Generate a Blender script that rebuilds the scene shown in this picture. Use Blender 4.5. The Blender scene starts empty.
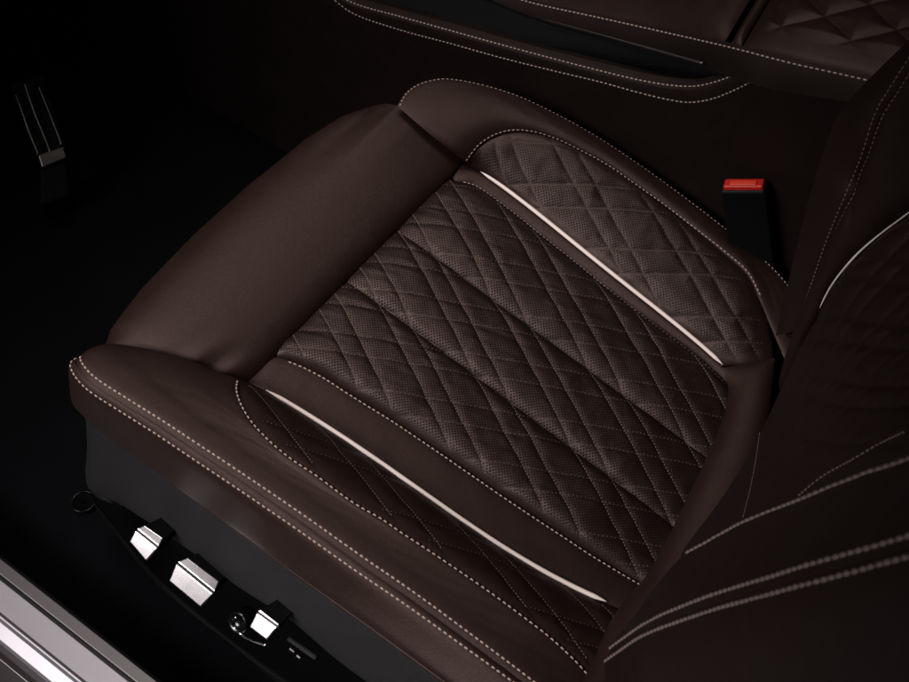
import bpy, bmesh, math, random
import numpy as np
from mathutils import Vector
from mathutils.bvhtree import BVHTree

random.seed(4); rng = np.random.default_rng(4)
scene = bpy.context.scene
COL = scene.collection

# ------------------------------------------------------------------ camera
F = 1262.0                                   # focal length in photo pixels (909 px wide)
th, ph = math.radians(55), math.radians(54)
fw = np.array([math.cos(th)*math.sin(ph), math.cos(th)*math.cos(ph), -math.sin(th)])
rt = np.array([math.cos(ph), -math.sin(ph), 0.0]); up = np.cross(rt, fw)
def ray(px, py): return fw + (px-454.5)/F*rt - (py-341.0)/F*up
O = np.array([0, 0, .36])                    # middle of the seat cushion
_r = ray(470, 370); CAM = O - 1.36*_r/np.linalg.norm(_r)
T = math.radians(12)                         # the cushion tips up towards the front
EU = np.array([1.0, 0, 0]); EV = np.array([0, math.cos(T), math.sin(T)]); EW = np.array([0, -math.sin(T), math.cos(T)])
def seat(u, v, w):                           # seat frame -> world
    u = np.asarray(u, float)[..., None]; v = np.asarray(v, float)[..., None]; w = np.asarray(w, float)[..., None]
    return O + u*EU + v*EV + w*EW
def onW(px, py, w):
    d = ray(px, py); return CAM + d*((w - (CAM-O)@EW)/(d@EW))
def onX(px, py, X):
    d = ray(px, py); return CAM + d*((X-CAM[0])/d[0])
def onY(px, py, Y):
    d = ray(px, py); return CAM + d*((Y-CAM[1])/d[1])
def onZ(px, py, Z):
    d = ray(px, py); return CAM + d*((Z-CAM[2])/d[2])
def lerp_list(vals, n):
    vals = [vals] if not hasattr(vals, '__len__') else list(vals)
    return np.interp(np.linspace(0, 1, n), np.linspace(0, 1, len(vals)), vals)
def SW(pts, w): return np.array([onW(*p, z) for p, z in zip(pts, lerp_list(w, len(pts)))])
def SX(pts, x): return np.array([onX(*p, z) for p, z in zip(pts, lerp_list(x, len(pts)))])

def spline(P, n):                            # smooth resampling by arc length
    P = np.asarray(P, float)
    if len(P) == 2: return P[0] + (P[1]-P[0])*np.linspace(0, 1, n)[:, None]
    Q = np.vstack([2*P[0]-P[1], P, 2*P[-1]-P[-2]]); out = []
    for i in range(1, len(Q)-2):
        p0, p1, p2, p3 = Q[i-1:i+3]; a = .5
        t0 = 0; t1 = max(np.linalg.norm(p1-p0), 1e-9)**a; t2 = t1+max(np.linalg.norm(p2-p1), 1e-9)**a; t3 = t2+max(np.linalg.norm(p3-p2), 1e-9)**a
        t = np.linspace(t1, t2, 24, endpoint=False)[:, None]
        A1 = (t1-t)/(t1-t0)*p0+(t-t0)/(t1-t0)*p1; A2 = (t2-t)/(t2-t1)*p1+(t-t1)/(t2-t1)*p2; A3 = (t3-t)/(t3-t2)*p2+(t-t2)/(t3-t2)*p3
        B1 = (t2-t)/(t2-t0)*A1+(t-t0)/(t2-t0)*A2; B2 = (t3-t)/(t3-t1)*A2+(t-t1)/(t3-t1)*A3
        out.append((t2-t)/(t2-t1)*B1+(t-t1)/(t2-t1)*B2)
    out.append(P[-1:]); D = np.vstack(out)
    s = np.r_[0, np.cumsum(np.linalg.norm(np.diff(D, axis=0), axis=1))]
    x = np.linspace(0, s[-1], n)
    return np.stack([np.interp(x, s, D[:, k]) for k in range(3)], 1)
def extend(P, d, back=False):                # carry a curve straight on past its end by d metres
    P = np.asarray(P)
    if back:
        t = P[0]-P[1]; return np.vstack([P[0]+t/np.linalg.norm(t)*d, P])
    t = P[-1]-P[-2]; return np.vstack([P, P[-1]+t/np.linalg.norm(t)*d])

# ------------------------------------------------------------------ objects
def link(o, parent=None):
    COL.objects.link(o)
    if parent is not None: o.parent = parent
    return o
ORG = {}
def origin(parent):
    while parent is not None:
        if parent.name in ORG: return ORG[parent.name]
        parent = parent.parent
    return np.zeros(3)
def thing(name, label, cat, loc=(0, 0, 0), group=None):
    o = bpy.data.objects.new(name, None); o.empty_display_size = .05; o.location = loc
    ORG[o.name] = np.array(loc, float); link(o)
    o['label'] = label; o['category'] = cat
    if group: o['group'] = group
    return o
def mesh(name, V, Fc, mat, parent=None, uv=None, smooth=True, kind=None):
    off = origin(parent)
    me = bpy.data.meshes.new(name); me.from_pydata((np.asarray(V, float)-off).tolist(), [], [tuple(int(i) for i in f) for f in Fc])
    if uv is not None:
        l = me.uv_layers.new(name='uv'); idx = np.empty(len(me.loops), int); me.loops.foreach_get('vertex_index', idx)
        l.data.foreach_set('uv', np.asarray(uv, float)[idx].ravel())
    me.polygons.foreach_set('use_smooth', [smooth]*len(me.polygons)); me.materials.append(mat)
    o = bpy.data.objects.new(name, me); link(o, parent)
    if kind: o['kind'] = kind
    return o
def fix(o):
    bm = bmesh.new(); bm.from_mesh(o.data); bmesh.ops.recalc_face_normals(bm, faces=bm.faces); bm.to_mesh(o.data); bm.free(); return o
def grid_faces(a, b, off=0):
    i, j = np.meshgrid(np.arange(a-1), np.arange(b-1), indexing='ij'); k = (i*b+j+off).ravel()
    return np.stack([k, k+b, k+b+1, k+1], 1)
def normals(G):
    du = np.gradient(G, axis=0); dv = np.gradient(G, axis=1); n = np.cross(du, dv)
    return n/np.maximum(np.linalg.norm(n, axis=2, keepdims=True), 1e-12)
def dense(n, k=.55):                          # 0..1 parameters, closer together near both ends
    x = np.linspace(0, 1, n); return (1-k)*x + k*(.5-.5*np.cos(np.pi*x))

class Patch: pass
def patch(L, R, ns, nt, Fe=None, Be=None, puff=0.0, lam=.010, edges=(1, 1, 1, 1), shape=None, flip=False, k=.55, noise=1.0):
    """A leather panel spanned between its left and right seams (both run front to rear) and, where given, its front and
    rear seams.  puff lifts it away from the seams; lam is how far from a seam the leather takes to reach its full height."""
    s = dense(ns, k); t = dense(nt, k if min(edges[2:]) else 0.0)
    Lc = resamp(L, t); Rc = resamp(R, t)
    S = s[:, None, None]; Tt = t[None, :, None]
    G = (1-S)*Lc[None] + S*Rc[None]
    if Fe is not None or Be is not None:
        f = resamp(Fe, s) if Fe is not None else (1-s[:, None])*Lc[0]+s[:, None]*Rc[0]
        b = resamp(Be, s) if Be is not None else (1-s[:, None])*Lc[-1]+s[:, None]*Rc[-1]
        f0 = (1-s[:, None])*Lc[0]+s[:, None]*Rc[0]; b0 = (1-s[:, None])*Lc[-1]+s[:, None]*Rc[-1]
        G = G + (1-Tt)*(f-f0)[:, None] + Tt*(b-b0)[:, None]
    N = normals(G)
    if N[ns//2, nt//2]@(CAM-G[ns//2, nt//2]) < 0: N = -N          # outwards, the side one sees
    wid = np.linalg.norm(np.diff(G, axis=0), axis=2); qx = np.vstack([np.zeros((1, nt)), np.cumsum(wid, 0)]); W = qx[-1:]
    le = np.linalg.norm(np.diff(G, axis=1), axis=2); qy = np.hstack([np.zeros((ns, 1)), np.cumsum(le, 1)]); H = qy[:, -1:]
    big = np.full_like(qx, 9.0)
    ds = [qx if edges[0] else big, W-qx if edges[1] else big, qy if edges[2] else big, H-qy if edges[3] else big]
    e = np.ones_like(qx)
    for d in ds: e = e*(1-np.exp(-np.maximum(d, 0)/lam))**.8
    p = Patch(); p.base = G; p.N = N; p.qx = qx; p.qy = qy; p.ds = ds; p.s = s; p.t = t; p.W = W
    p.e = e; h = puff*e + noise*(.0012*vnoise(qx, qy, 16., 21)+.0007*vnoise(qx, qy, 45., 22))*np.minimum(1, e)
    if shape is not None: h = h + shape(p)
    p.G = G + N*h[..., None]; p.Q = np.stack([qx, qy], 2)
    return p
def resamp(P, t):
    D = spline(P, 400); x = np.linspace(0, 1, 400)
    return np.stack([np.interp(t, x, D[:, k]) for k in range(3)], 1)
def emit(name, p, mat, parent, Q=None):
    a, b = p.G.shape[:2]; q = p.Q if Q is None else Q
    o = mesh(name, p.G.reshape(-1, 3), grid_faces(a, b), mat, parent, uv=q.reshape(-1, 2))
    p.N2 = normals(p.G)
    m = p.N2[a//2, b//2]
    if (CAM-p.G[a//2, b//2])@m < 0:
        o.data.flip_normals(); p.N2 = -p.N2
    p.bvh = BVHTree.FromPolygons([Vector(x) for x in p.G.reshape(-1, 3)], grid_faces(a, b).tolist())
    return o
def drape(patches, pts, n=500, lift=0.0):
    """Lay a traced line on the panels it is sewn to; returns points and surface normals."""
    c = spline(np.c_[np.array(pts, float), np.zeros(len(pts))], n)
    P, Nn = [], []
    for x, y, _ in c:
        d = Vector(ray(x, y)).normalized(); best = None
        for p in patches:
            h = p.bvh.ray_cast(Vector(CAM), d)
            if h[0] is not None and (best is None or h[3] < best[3]): best = h
        if best is None: continue
        nn = np.array(best[1]); nn = nn if nn@(CAM-np.array(best[0])) > 0 else -nn
        P.append(np.array(best[0])); Nn.append(nn)
    P = np.array(P); Nn = np.array(Nn)
    keep = np.r_[True, np.linalg.norm(np.diff(P, axis=0), axis=1) < .02]
    P, Nn = P[keep], Nn[keep]
    k = 9; w = np.ones(k)/k                    # smooth away mesh facets
    if len(P) > 3*k:
        sm = lambda A: np.stack([np.convolve(np.pad(A[:, i], k//2, mode='reflect', reflect_type='odd'), w, 'valid') for i in range(3)], 1)
        P, Nn = sm(P), sm(Nn)
    Nn /= np.linalg.norm(Nn, axis=1, keepdims=True)
    return P+Nn*lift, Nn

class MB:
    def __init__(s): s.V = []; s.F = []; s.n = 0
    def add(s, V, Fc):
        s.V.append(np.asarray(V, float)); s.F += [tuple(int(i)+s.n for i in f) for f in Fc]; s.n += len(V)
    def build(s, name, mat, parent=None, smooth=True, fixn=True):
        o = mesh(name, np.vstack(s.V), s.F, mat, parent, smooth=smooth)
        return fix(o) if fixn else o
def capsule(mb, a, b, n, r, flat=.75, sides=6, sink=.0):
    a, b = np.asarray(a), np.asarray(b); ax = b-a; L = np.linalg.norm(ax); ax = ax/L
    y = np.cross(n, ax); y /= np.linalg.norm(y); z = np.cross(ax, y)
    prof = [(0, .35, -1), (.10, .8, -.45), (.3, 1, 0), (.7, 1, 0), (.9, .8, -.45), (1, .35, -1)]
    V = []
    for f, k, dz in prof:
        for i in range(sides):
            q = 2*math.pi*i/sides; V.append(a+ax*L*f + y*math.cos(q)*r*k + z*(math.sin(q)*r*flat*k + dz*r*.8 - sink))
    m = len(prof); Fc = [(j*sides+i, j*sides+(i+1) % sides, (j+1)*sides+(i+1) % sides, (j+1)*sides+i) for j in range(m-1) for i in range(sides)]
    Fc += [tuple(range(sides))[::-1], tuple((m-1)*sides+i for i in range(sides))]
    mb.add(V, Fc)
def sew(mb, P, N, pitch, length, r, lift=.3, jitter=.04, sink=0.0, skew=0.0):
    s = np.r_[0, np.cumsum(np.linalg.norm(np.diff(P, axis=0), axis=1))]
    at = lambda A, x: np.array([np.interp(x, s, A[:, k]) for k in range(3)])
    x = pitch*.5
    while x+length < s[-1]:
        j = pitch*jitter*random.uniform(-1, 1)
        n = at(N, x+length/2); n /= np.linalg.norm(n)
        a, b = at(P, x+j), at(P, x+length+j)
        sd = np.cross(n, b-a); sd /= np.linalg.norm(sd)
        capsule(mb, a+n*r*lift-sd*skew, b+n*r*lift+sd*skew, n, r*random.uniform(.93, 1.07), sink=sink); x += pitch
def tube(mb, P, r, sides=10, N=None, flat=1.0, taper=None, cap=True):
    P = np.asarray(P); n = len(P); tg = np.gradient(P, axis=0); tg /= np.linalg.norm(tg, axis=1, keepdims=True)
    if N is None:
        y = np.cross(tg[0], [.3, .2, .9]); y /= np.linalg.norm(y); Y = []
        for i in range(n):
            y = y-tg[i]*(y@tg[i]); y /= np.linalg.norm(y); Y.append(y)
        Y = np.array(Y); Z = np.cross(tg, Y)
    else:
        Y = np.cross(N, tg); Y /= np.linalg.norm(Y, axis=1, keepdims=True); Z = np.cross(tg, Y)
    rr = np.full(n, r) if taper is None else r*taper(np.linspace(0, 1, n))
    V = [P[i]+Y[i]*math.cos(q)*rr[i]+Z[i]*math.sin(q)*rr[i]*flat for i in range(n) for q in np.linspace(0, 2*math.pi, sides, endpoint=False)]
    Fc = [(i*sides+j, i*sides+(j+1) % sides, (i+1)*sides+(j+1) % sides, (i+1)*sides+j) for i in range(n-1) for j in range(sides)]
    if cap: Fc += [tuple(range(sides))[::-1], tuple((n-1)*sides+j for j in range(sides))]
    mb.add(V, Fc)
def loft(rows, name, mat, parent, closed=False, caps=False, smooth=True, uv=None):
    """rows: list of equally long point lists; skins them into one surface."""
    A = np.array(rows, float); a, b = A.shape[:2]
    Fc = grid_faces(a, b).tolist()
    if closed: Fc += [(i*b+b-1, (i+1)*b+b-1, (i+1)*b, i*b) for i in range(a-1)]
    if caps: Fc += [tuple(range(b))[::-1], tuple((a-1)*b+j for j in range(b))]
    return fix(mesh(name, A.reshape(-1, 3), Fc, mat, parent, smooth=smooth))
def bevel(o, w, seg=2, angle=30):
    m = o.modifiers.new('bevel', 'BEVEL'); m.width = w; m.segments = seg; m.limit_method = 'ANGLE'; m.angle_limit = math.radians(angle)
    m.harden_normals = False; return o
def box(mb, lo, hi):
    x0, y0, z0 = lo; x1, y1, z1 = hi
    mb.add([(x0, y0, z0), (x1, y0, z0), (x1, y1, z0), (x0, y1, z0), (x0, y0, z1), (x1, y0, z1), (x1, y1, z1), (x0, y1, z1)],
           [(0, 3, 2, 1), (4, 5, 6, 7), (0, 1, 5, 4), (1, 2, 6, 5), (2, 3, 7, 6), (3, 0, 4, 7)])

# ------------------------------------------------------------------ materials
def new_mat(name):
    m = bpy.data.materials.new(name); m.use_nodes = True; nt = m.node_tree
    b = nt.nodes['Principled BSDF']; return m, nt, b
def node(nt, t, **kw):
    n = nt.nodes.new(t)
    for k, v in kw.items():
        if k.startswith('i_'):
            key = k[2:]; n.inputs[int(key) if key.isdigit() else key.replace('_', ' ')].default_value = v
        else: setattr(n, k, v)
    return n
def mth(nt, op, a, b=None, c=None):
    n = nt.nodes.new('ShaderNodeMath'); n.operation = op
    for i, x in enumerate((a, b, c)):
        if x is None: continue
        if isinstance(x, (int, float)): n.inputs[i].default_value = x
        else: nt.links.new(x, n.inputs[i])
    return n.outputs[0]
def leather(name, col, rough=.45, grain=1100., gs=.35, perf=None, spec=.36, mott=.25):
    m, nt, b = new_mat(name); L = nt.links
    b.inputs['Specular Tint'].default_value = (1, .76, .69, 1)
    tc = node(nt, 'ShaderNodeTexCoord')
    n1 = node(nt, 'ShaderNodeTexNoise', i_Scale=22., i_Detail=8., i_Roughness=.68); L.new(tc.outputs['Object'], n1.inputs['Vector'])
    mx = node(nt, 'ShaderNodeMix', data_type='RGBA'); L.new(n1.outputs[0], mx.inputs['Factor'])
    mx.inputs['A'].default_value = tuple(c*(1-mott) for c in col)+(1,); mx.inputs['B'].default_value = tuple(c*(1+mott) for c in col)+(1,)
    color = mx.outputs['Result']
    vo = node(nt, 'ShaderNodeTexVoronoi', feature='DISTANCE_TO_EDGE', i_Scale=grain); L.new(tc.outputs['Object'], vo.inputs['Vector'])
    n2 = node(nt, 'ShaderNodeTexNoise', i_Scale=grain*.25, i_Detail=3.); L.new(tc.outputs['Object'], n2.inputs['Vector'])
    n3 = node(nt, 'ShaderNodeTexNoise', i_Scale=38., i_Detail=4.); L.new(tc.outputs['Object'], n3.inputs['Vector'])
    h = mth(nt, 'ADD', mth(nt, 'MULTIPLY', mth(nt, 'MINIMUM', vo.outputs['Distance'], .25), 1.2), mth(nt, 'MULTIPLY', n2.outputs[0], .5))
    h = mth(nt, 'ADD', h, mth(nt, 'MULTIPLY', n3.outputs[0], 1.1))
    rg = mth(nt, 'ADD', mth(nt, 'MULTIPLY', n1.outputs[0], .26), rough-.13)
    if perf:
        pitch, rad = perf
        uv = node(nt, 'ShaderNodeUVMap'); sp = node(nt, 'ShaderNodeSeparateXYZ'); L.new(uv.outputs[0], sp.inputs[0])
        x = mth(nt, 'DIVIDE', sp.outputs[0], pitch); y = mth(nt, 'DIVIDE', sp.outputs[1], pitch)
        a = mth(nt, 'SUBTRACT', mth(nt, 'FRACT', mth(nt, 'ADD', x, y)), .5); c = mth(nt, 'SUBTRACT', mth(nt, 'FRACT', mth(nt, 'SUBTRACT', x, y)), .5)
        d = mth(nt, 'SQRT', mth(nt, 'ADD', mth(nt, 'MULTIPLY', a, a), mth(nt, 'MULTIPLY', c, c)))
        mr = node(nt, 'ShaderNodeMapRange', interpolation_type='SMOOTHSTEP'); mr.inputs['From Min'].default_value = rad*.75; mr.inputs['From Max'].default_value = rad*1.25
        mr.inputs['To Min'].default_value = 1; mr.inputs['To Max'].default_value = 0; L.new(d, mr.inputs['Value'])
        at = node(nt, 'ShaderNodeAttribute', attribute_name='perforated')
        hole = mth(nt, 'MULTIPLY', mr.outputs[0], at.outputs['Fac'])
        m2 = node(nt, 'ShaderNodeMix', data_type='RGBA'); L.new(hole, m2.inputs['Factor']); L.new(color, m2.inputs['A']); m2.inputs['B'].default_value = (.001, .001, .001, 1)
        color = m2.outputs['Result']; h = mth(nt, 'SUBTRACT', h, mth(nt, 'MULTIPLY', hole, 2.2))
        L.new(mth(nt, 'MULTIPLY', mth(nt, 'SUBTRACT', 1.0, hole), spec), b.inputs['Specular IOR Level'])
        rg = mth(nt, 'ADD', rg, mth(nt, 'MULTIPLY', hole, .3))
    else: b.inputs['Specular IOR Level'].default_value = spec
    bp = node(nt, 'ShaderNodeBump', i_Strength=gs, i_Distance=.0006); L.new(h, bp.inputs['Height'])
    L.new(bp.outputs[0], b.inputs['Normal']); L.new(color, b.inputs['Base Color']); L.new(rg, b.inputs['Roughness'])
    return m
def plain(name, col, rough=.5, metal=0.0, spec=.5, noise=None, bump=.2, var=.15, coat=0.0, aniso=None):
    m, nt, b = new_mat(name); L = nt.links
    b.inputs['Base Color'].default_value = (*col, 1); b.inputs['Roughness'].default_value = rough; b.inputs['Metallic'].default_value = metal
    b.inputs['Specular IOR Level'].default_value = spec; b.inputs['Coat Weight'].default_value = coat
    tc = node(nt, 'ShaderNodeTexCoord')
    if noise:
        v = tc.outputs['Object']
        if aniso:
            mp = node(nt, 'ShaderNodeMapping'); mp.inputs['Scale'].default_value = aniso; L.new(v, mp.inputs[0]); v = mp.outputs[0]
        n = node(nt, 'ShaderNodeTexNoise', i_Scale=noise, i_Detail=4.); L.new(v, n.inputs['Vector'])
        bp = node(nt, 'ShaderNodeBump', i_Strength=bump, i_Distance=.0008); L.new(n.outputs[0], bp.inputs['Height']); L.new(bp.outputs[0], b.inputs['Normal'])
        n2 = node(nt, 'ShaderNodeTexNoise', i_Scale=9., i_Detail=6., i_Roughness=.65); L.new(tc.outputs['Object'], n2.inputs['Vector'])
        mx = node(nt, 'ShaderNodeMix', data_type='RGBA'); L.new(n2.outputs[0], mx.inputs['Factor'])
        mx.inputs['A'].default_value = tuple(c*(1-var) for c in col)+(1,); mx.inputs['B'].default_value = tuple(min(c*(1+var), 1) for c in col)+(1,)
        L.new(mx.outputs['Result'], b.inputs['Base Color'])
        L.new(mth(nt, 'ADD', mth(nt, 'MULTIPLY', n2.outputs[0], .12), rough-.06), b.inputs['Roughness'])
    return m
BROWN = (.0150, .0074, .0060)
M = dict(
    leather=leather('brown_leather', BROWN, .47, gs=.5),
    perf=leather('perforated_leather', (.0100, .0050, .0041), .43, perf=(.0040, .235), spec=.42),
    insert=leather('insert_leather', BROWN, .58, spec=.24),
    back=leather('shaded_backrest_leather', (.0075, .0039, .0033), .55),  # same brown leather darkened; the backrest's shade is put into the colour
    console=leather('shaded_console_leather', (.0058, .0034, .0028), .6, gs=.5, spec=.28),  # brown leather darkened so that the console's shade sits in its colour
    arm=leather('armrest_leather', BROWN, .46, spec=.40),
    thread=plain('beige_thread', (.38, .285, .245), .7, noise=2500, bump=.3),
    dthread=plain('brown_thread', (.125, .090, .075), .65),
    bthread=plain('shaded_backrest_thread', (.120, .085, .080), .7, noise=2500, bump=.3),  # beige thread darkened, shade of the backrest painted in
    cream=plain('cream_piping', (.80, .69, .64), .5, noise=1500, bump=.15, var=.04),
    trim=plain('charcoal_plastic', (.0062, .0056, .0072), .6, noise=1500, bump=.9, spec=.4),
    recess=plain('recess_shade_knob_black', (.0012, .0012, .0014), .9, spec=.05),  # blacker than the trim: pocket shade put into the colour; also the black knob
    tray=plain('tray_black', (.0022, .0022, .0024), .75, spec=.12, noise=900),
    black=plain('black_plastic', (.004, .004, .0045), .45, noise=1800, bump=.3),
    gloss=plain('gloss_black', (.003, .003, .0035), .2),
    chrome=plain('satin_chrome', (.74, .71, .73), .20, metal=1.0, noise=45, bump=.04, var=.05),
    alu=plain('brushed_aluminium', (.40, .38, .41), .50, metal=1.0, noise=900, bump=.06, var=.05, aniso=(1, .02, 1)),
    aludark=plain('grey_aluminium', (.15, .14, .145), .48, metal=1.0, noise=900, bump=.06, var=.06, aniso=(1, .02, 1)),
    carpet=plain('black_carpet', (.0034, .0034, .0044), .95, spec=.03, noise=1500, bump=1.0, var=.4),
    paint=plain('brown_paint', (.018, .010, .011), .3, coat=.6),
    red=plain('red_button', (.48, .014, .008), .45),
    redlight=plain('red_button_recess', (.62, .05, .022), .45),
    rubber=plain('pedal_rubber', (.0018, .0018, .0018), .8, spec=.15, noise=800),
    steel=plain('shaded_pedal_steel', (.10, .095, .09), .35, metal=1.0),  # steel darkened: the footwell's shade is put into its colour
)

# ------------------------------------------------------------------ the seat
car_seat = thing('driver_seat', 'dark brown quilted leather driver seat with thin white piping and chrome side switches', 'car seat', (0, 0, .05))
# seams traced on the cushion (photo pixels), each at the height it has above the cushion plane
s1 = [(245, 366), (275, 357), (290, 360), (320, 373.5), (352, 394), (392, 419), (432, 446), (500, 493), (560, 533), (600, 559), (640, 583)]
s2 = [(440, 176), (455, 181), (472, 186), (500, 205), (540, 237), (580, 269), (620, 301), (660, 331), (700, 361), (727, 386)]
pl = [(250, 383), (262, 391), (285, 403), (318, 424), (362, 452.5), (402, 480), (430, 499.5), (448, 513.5), (473, 530), (504, 549.5), (535, 568.5), (556, 580), (579, 592), (605, 603)]
pr = [(466, 164), (477, 171), (497, 184.5), (523, 204), (554, 228.5), (600, 266), (620, 281.5), (640, 297.5), (660, 314), (680, 330), (699, 345), (712, 356), (721, 366)]
k3 = [(468, 164), (473, 156), (482, 146), (498, 136.5), (518, 132), (540, 134), (566, 143), (593, 157), (619, 172.5), (645.5, 192), (672, 212), (698, 233), (725, 255), (747, 275), (759, 299), (767, 318), (772, 345), (773, 362)]
k4 = [(397, 106), (405, 93), (418, 84), (440, 79), (455, 80), (480, 85), (510, 94), (540, 107), (583.5, 130), (619, 152), (672, 189), (725, 229), (775, 270), (800, 300)]
k5 = [(242, 380), (239.5, 392), (244, 407), (257, 427), (286, 454), (319, 476), (352, 500), (383, 518.5), (401, 531), (442, 558), (486, 588), (522, 614), (556, 640), (582, 665), (592, 677)]
k6 = [(82, 354), (78, 360), (80, 367), (90, 375), (122, 396), (155, 416), (192, 440), (230, 466), (279, 499), (300, 514), (358, 555), (413, 592), (471, 636), (532, 682)]
k7 = [(71, 375), (75, 381), (92, 393.6), (125, 415), (165, 440), (200, 465), (255, 499), (300, 530), (358, 571), (413, 610), (471, 651), (508, 679)]
km = [(76, 361), (78, 369), (90, 383), (124, 405.5), (160, 428), (196, 452), (242, 482.5), (300, 522), (358, 563), (413, 601), (471, 643.5), (520, 680), (575, 722)]
k8 = [(79, 404), (88, 415), (123, 444), (165, 475), (200, 502), (245, 535), (300, 576), (368, 625), (443, 680), (490, 715)]

SEAM = -.004
cA = SW(s1, SEAM); cB = SW(s2, SEAM)
thigh_v = .168
# --- centre panel: three flutes, diamond quilting, perforations
rear_in = [(722, 368), (728, 388), (724, 414), (708, 454), (690, 492), (668, 537), (645, 577), (622, 603), (600, 640), (575, 690)]
rear_out = [(775, 358), (771, 400), (765, 440), (758, 475), (748, 508), (733, 545), (690, 605), (640, 668), (600, 725)]
def vnoise(x, y, sc, seed):
    r_ = np.random.default_rng(seed).random((64, 64)); X = np.asarray(x)*sc; Y = np.asarray(y)*sc
    i = np.floor(X).astype(int); j = np.floor(Y).astype(int); fx = X-i; fy = Y-j
    fx = fx*fx*(3-2*fx); fy = fy*fy*(3-2*fy); g = lambda a, b: r_[a % 64, b % 64]
    return (g(i, j)*(1-fx)+g(i+1, j)*fx)*(1-fy)+(g(i, j+1)*(1-fx)+g(i+1, j+1)*fx)*fy-.5
def warp(qu, qv): return qu+.0014*vnoise(qu, qv, 28., 3)+.0012*vnoise(qu, qv, 75., 8)
FL = (.0855, -.0040)
def uvw(G): D = G-O; return D@EU, D@EV, D@EW
def quilt_depth(qu, qv, spec):
    d = np.full_like(qu, 9.0); qu = warp(qu, qv)
    for k, offs, pitch in spec:
        nrm = math.sqrt(1+k*k); c = qu+k*qv
        for o in offs:
            d = np.minimum(d, np.abs((c-o+pitch/2) % pitch - pitch/2)/nrm)
    return d
QC = ((-.53, (0.0, .0262), .0696), (.60, (.0165, -.0110), .0706))
def centre_shape(p):
    u, v, w = uvw(p.base)
    uL, uR = u[0:1], u[-1:]
    h = np.zeros_like(u)
    fade = np.clip((.176-v)/.06, .12, 1)**.6*np.clip((v+.31)/.12, .35, 1)
    bounds = [uL-.004+0*v, FL[1]+0*v, FL[0]+0*v, uR+.012+0*v]
    for i in range(3):
        lo, hi = bounds[i], bounds[i+1]
        x = np.clip((u-lo)/(hi-lo), 0, 1); ins = (u >= lo) & (u < hi)
        prof = (1-np.exp(-x/.085))*(1-.38*x)*(1-np.exp(-(1.02-x)/.055))
        h = np.where(ins, prof*.0125*fade, h)
    g = quilt_depth(u, v, QC[:1]); g2 = quilt_depth(u, v, QC[1:])
    h = h + .0014*(1-np.exp(-(g/.0034)**1.2)) + .0008*(1-np.exp(-(g2/.0034)**1.2))
    roll = np.clip((v-.135)/.035, 0, 1)
    h = h + .0012*vnoise(u, v, 26., 5) + .0006*vnoise(u, v, 90., 6) + .0010*vnoise(u*2.6+v*.9, v*.35-u*.2, 60., 7)*np.exp(-(quilt_depth(u, v, QC)/.012)**2)
    return h*np.minimum(1, p.e*1.02) - .003*roll**2
def mark_perf(o, p, mask):
    a = o.data.attributes.new('perforated', 'FLOAT', 'POINT'); a.data.foreach_set('value', mask.ravel().astype(float))
Fc_ = seat(np.linspace(-.135, .196, 8), np.full(8, .178), np.full(8, -.006))
La = np.vstack([Fc_[0:1], cA[1:]]); Rb = np.vstack([Fc_[-1:], cB[1:]])
La = extend(La, .03); Rb = extend(Rb, .02)
Bc = SW(rear_in[1:7][::-1], -.006) - EV*.022
Bc[0] = La[-1]; Bc[-1] = Rb[-1]
pc = patch(La, Rb, 300, 400, Fe=Fc_, Be=Bc, puff=.004, lam=.006, shape=centre_shape, k=.15, edges=(1, 1, 1, 0))
u_, v_, _ = uvw(pc.G)
oc = emit('centre_panel', pc, M['perf'], car_seat, Q=np.stack([u_, v_], 2))
edge = np.minimum.reduce(pc.ds); gq = quilt_depth(u_, v_, QC)
mark_perf(oc, pc, np.clip((np.minimum(np.minimum(pc.ds[0], pc.ds[1]), pc.ds[3])-.004)/.003, 0, 1)*np.clip((gq-.0009)/.0008, 0, 1))
def quilt_threads(p, qu, qv, spec, mb, pitch=.0036, length=.0026, r=.00046, N=None, margin=.003, fam=(1, 1)):
    """Sew the diamond lines: find where each line crosses every row of the panel's grid and lay stitches along it."""
    N = normals(p.G); sgn = 1 if N[N.shape[0]//2, N.shape[1]//2]@(CAM-p.G[N.shape[0]//2, N.shape[1]//2]) > 0 else -1
    N = N*sgn; idx = np.arange(qu.shape[0]); qu = warp(qu, qv)
    for (k, offs, pt), big in zip(spec, fam):
        C = qu+k*qv
        if not big: continue
        for o in offs:
            for m in range(int((C.min()-o)//pt), int((C.max()-o)//pt)+2):
                c = o+m*pt; run = []
                def flush():
                    if len(run) > 12:
                        P = np.array([r_[0] for r_ in run]); Q = np.array([r_[1] for r_ in run]); sew(mb, P, Q, pitch*(1 if big == 1 else 1.25), length*(1 if big == 1 else .62), r*(1 if big == 1 else .8), lift=.25 if big == 1 else 0)
                    run.clear()
                for j in range(qu.shape[1]):
                    col = C[:, j]
                    if not (col.min() < c < col.max()): flush(); continue
                    order = col if col[-1] > col[0] else col[::-1]
                    f = np.interp(c, order, idx if col[-1] > col[0] else idx[::-1])
                    i0 = min(int(f), len(idx)-2); a = f-i0
                    dm = min(p.ds[0][i0, j], p.ds[1][i0, j], p.ds[2][i0, j], p.ds[3][i0, j])
                    if dm < margin: flush(); continue
                    run.append((p.G[i0, j]*(1-a)+p.G[i0+1, j]*a, N[i0, j]))
                flush()
mb = MB(); quilt_threads(pc, u_, v_, QC, mb, fam=(1, 2)); mb.build('quilting', M['dthread'], oc)

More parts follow.
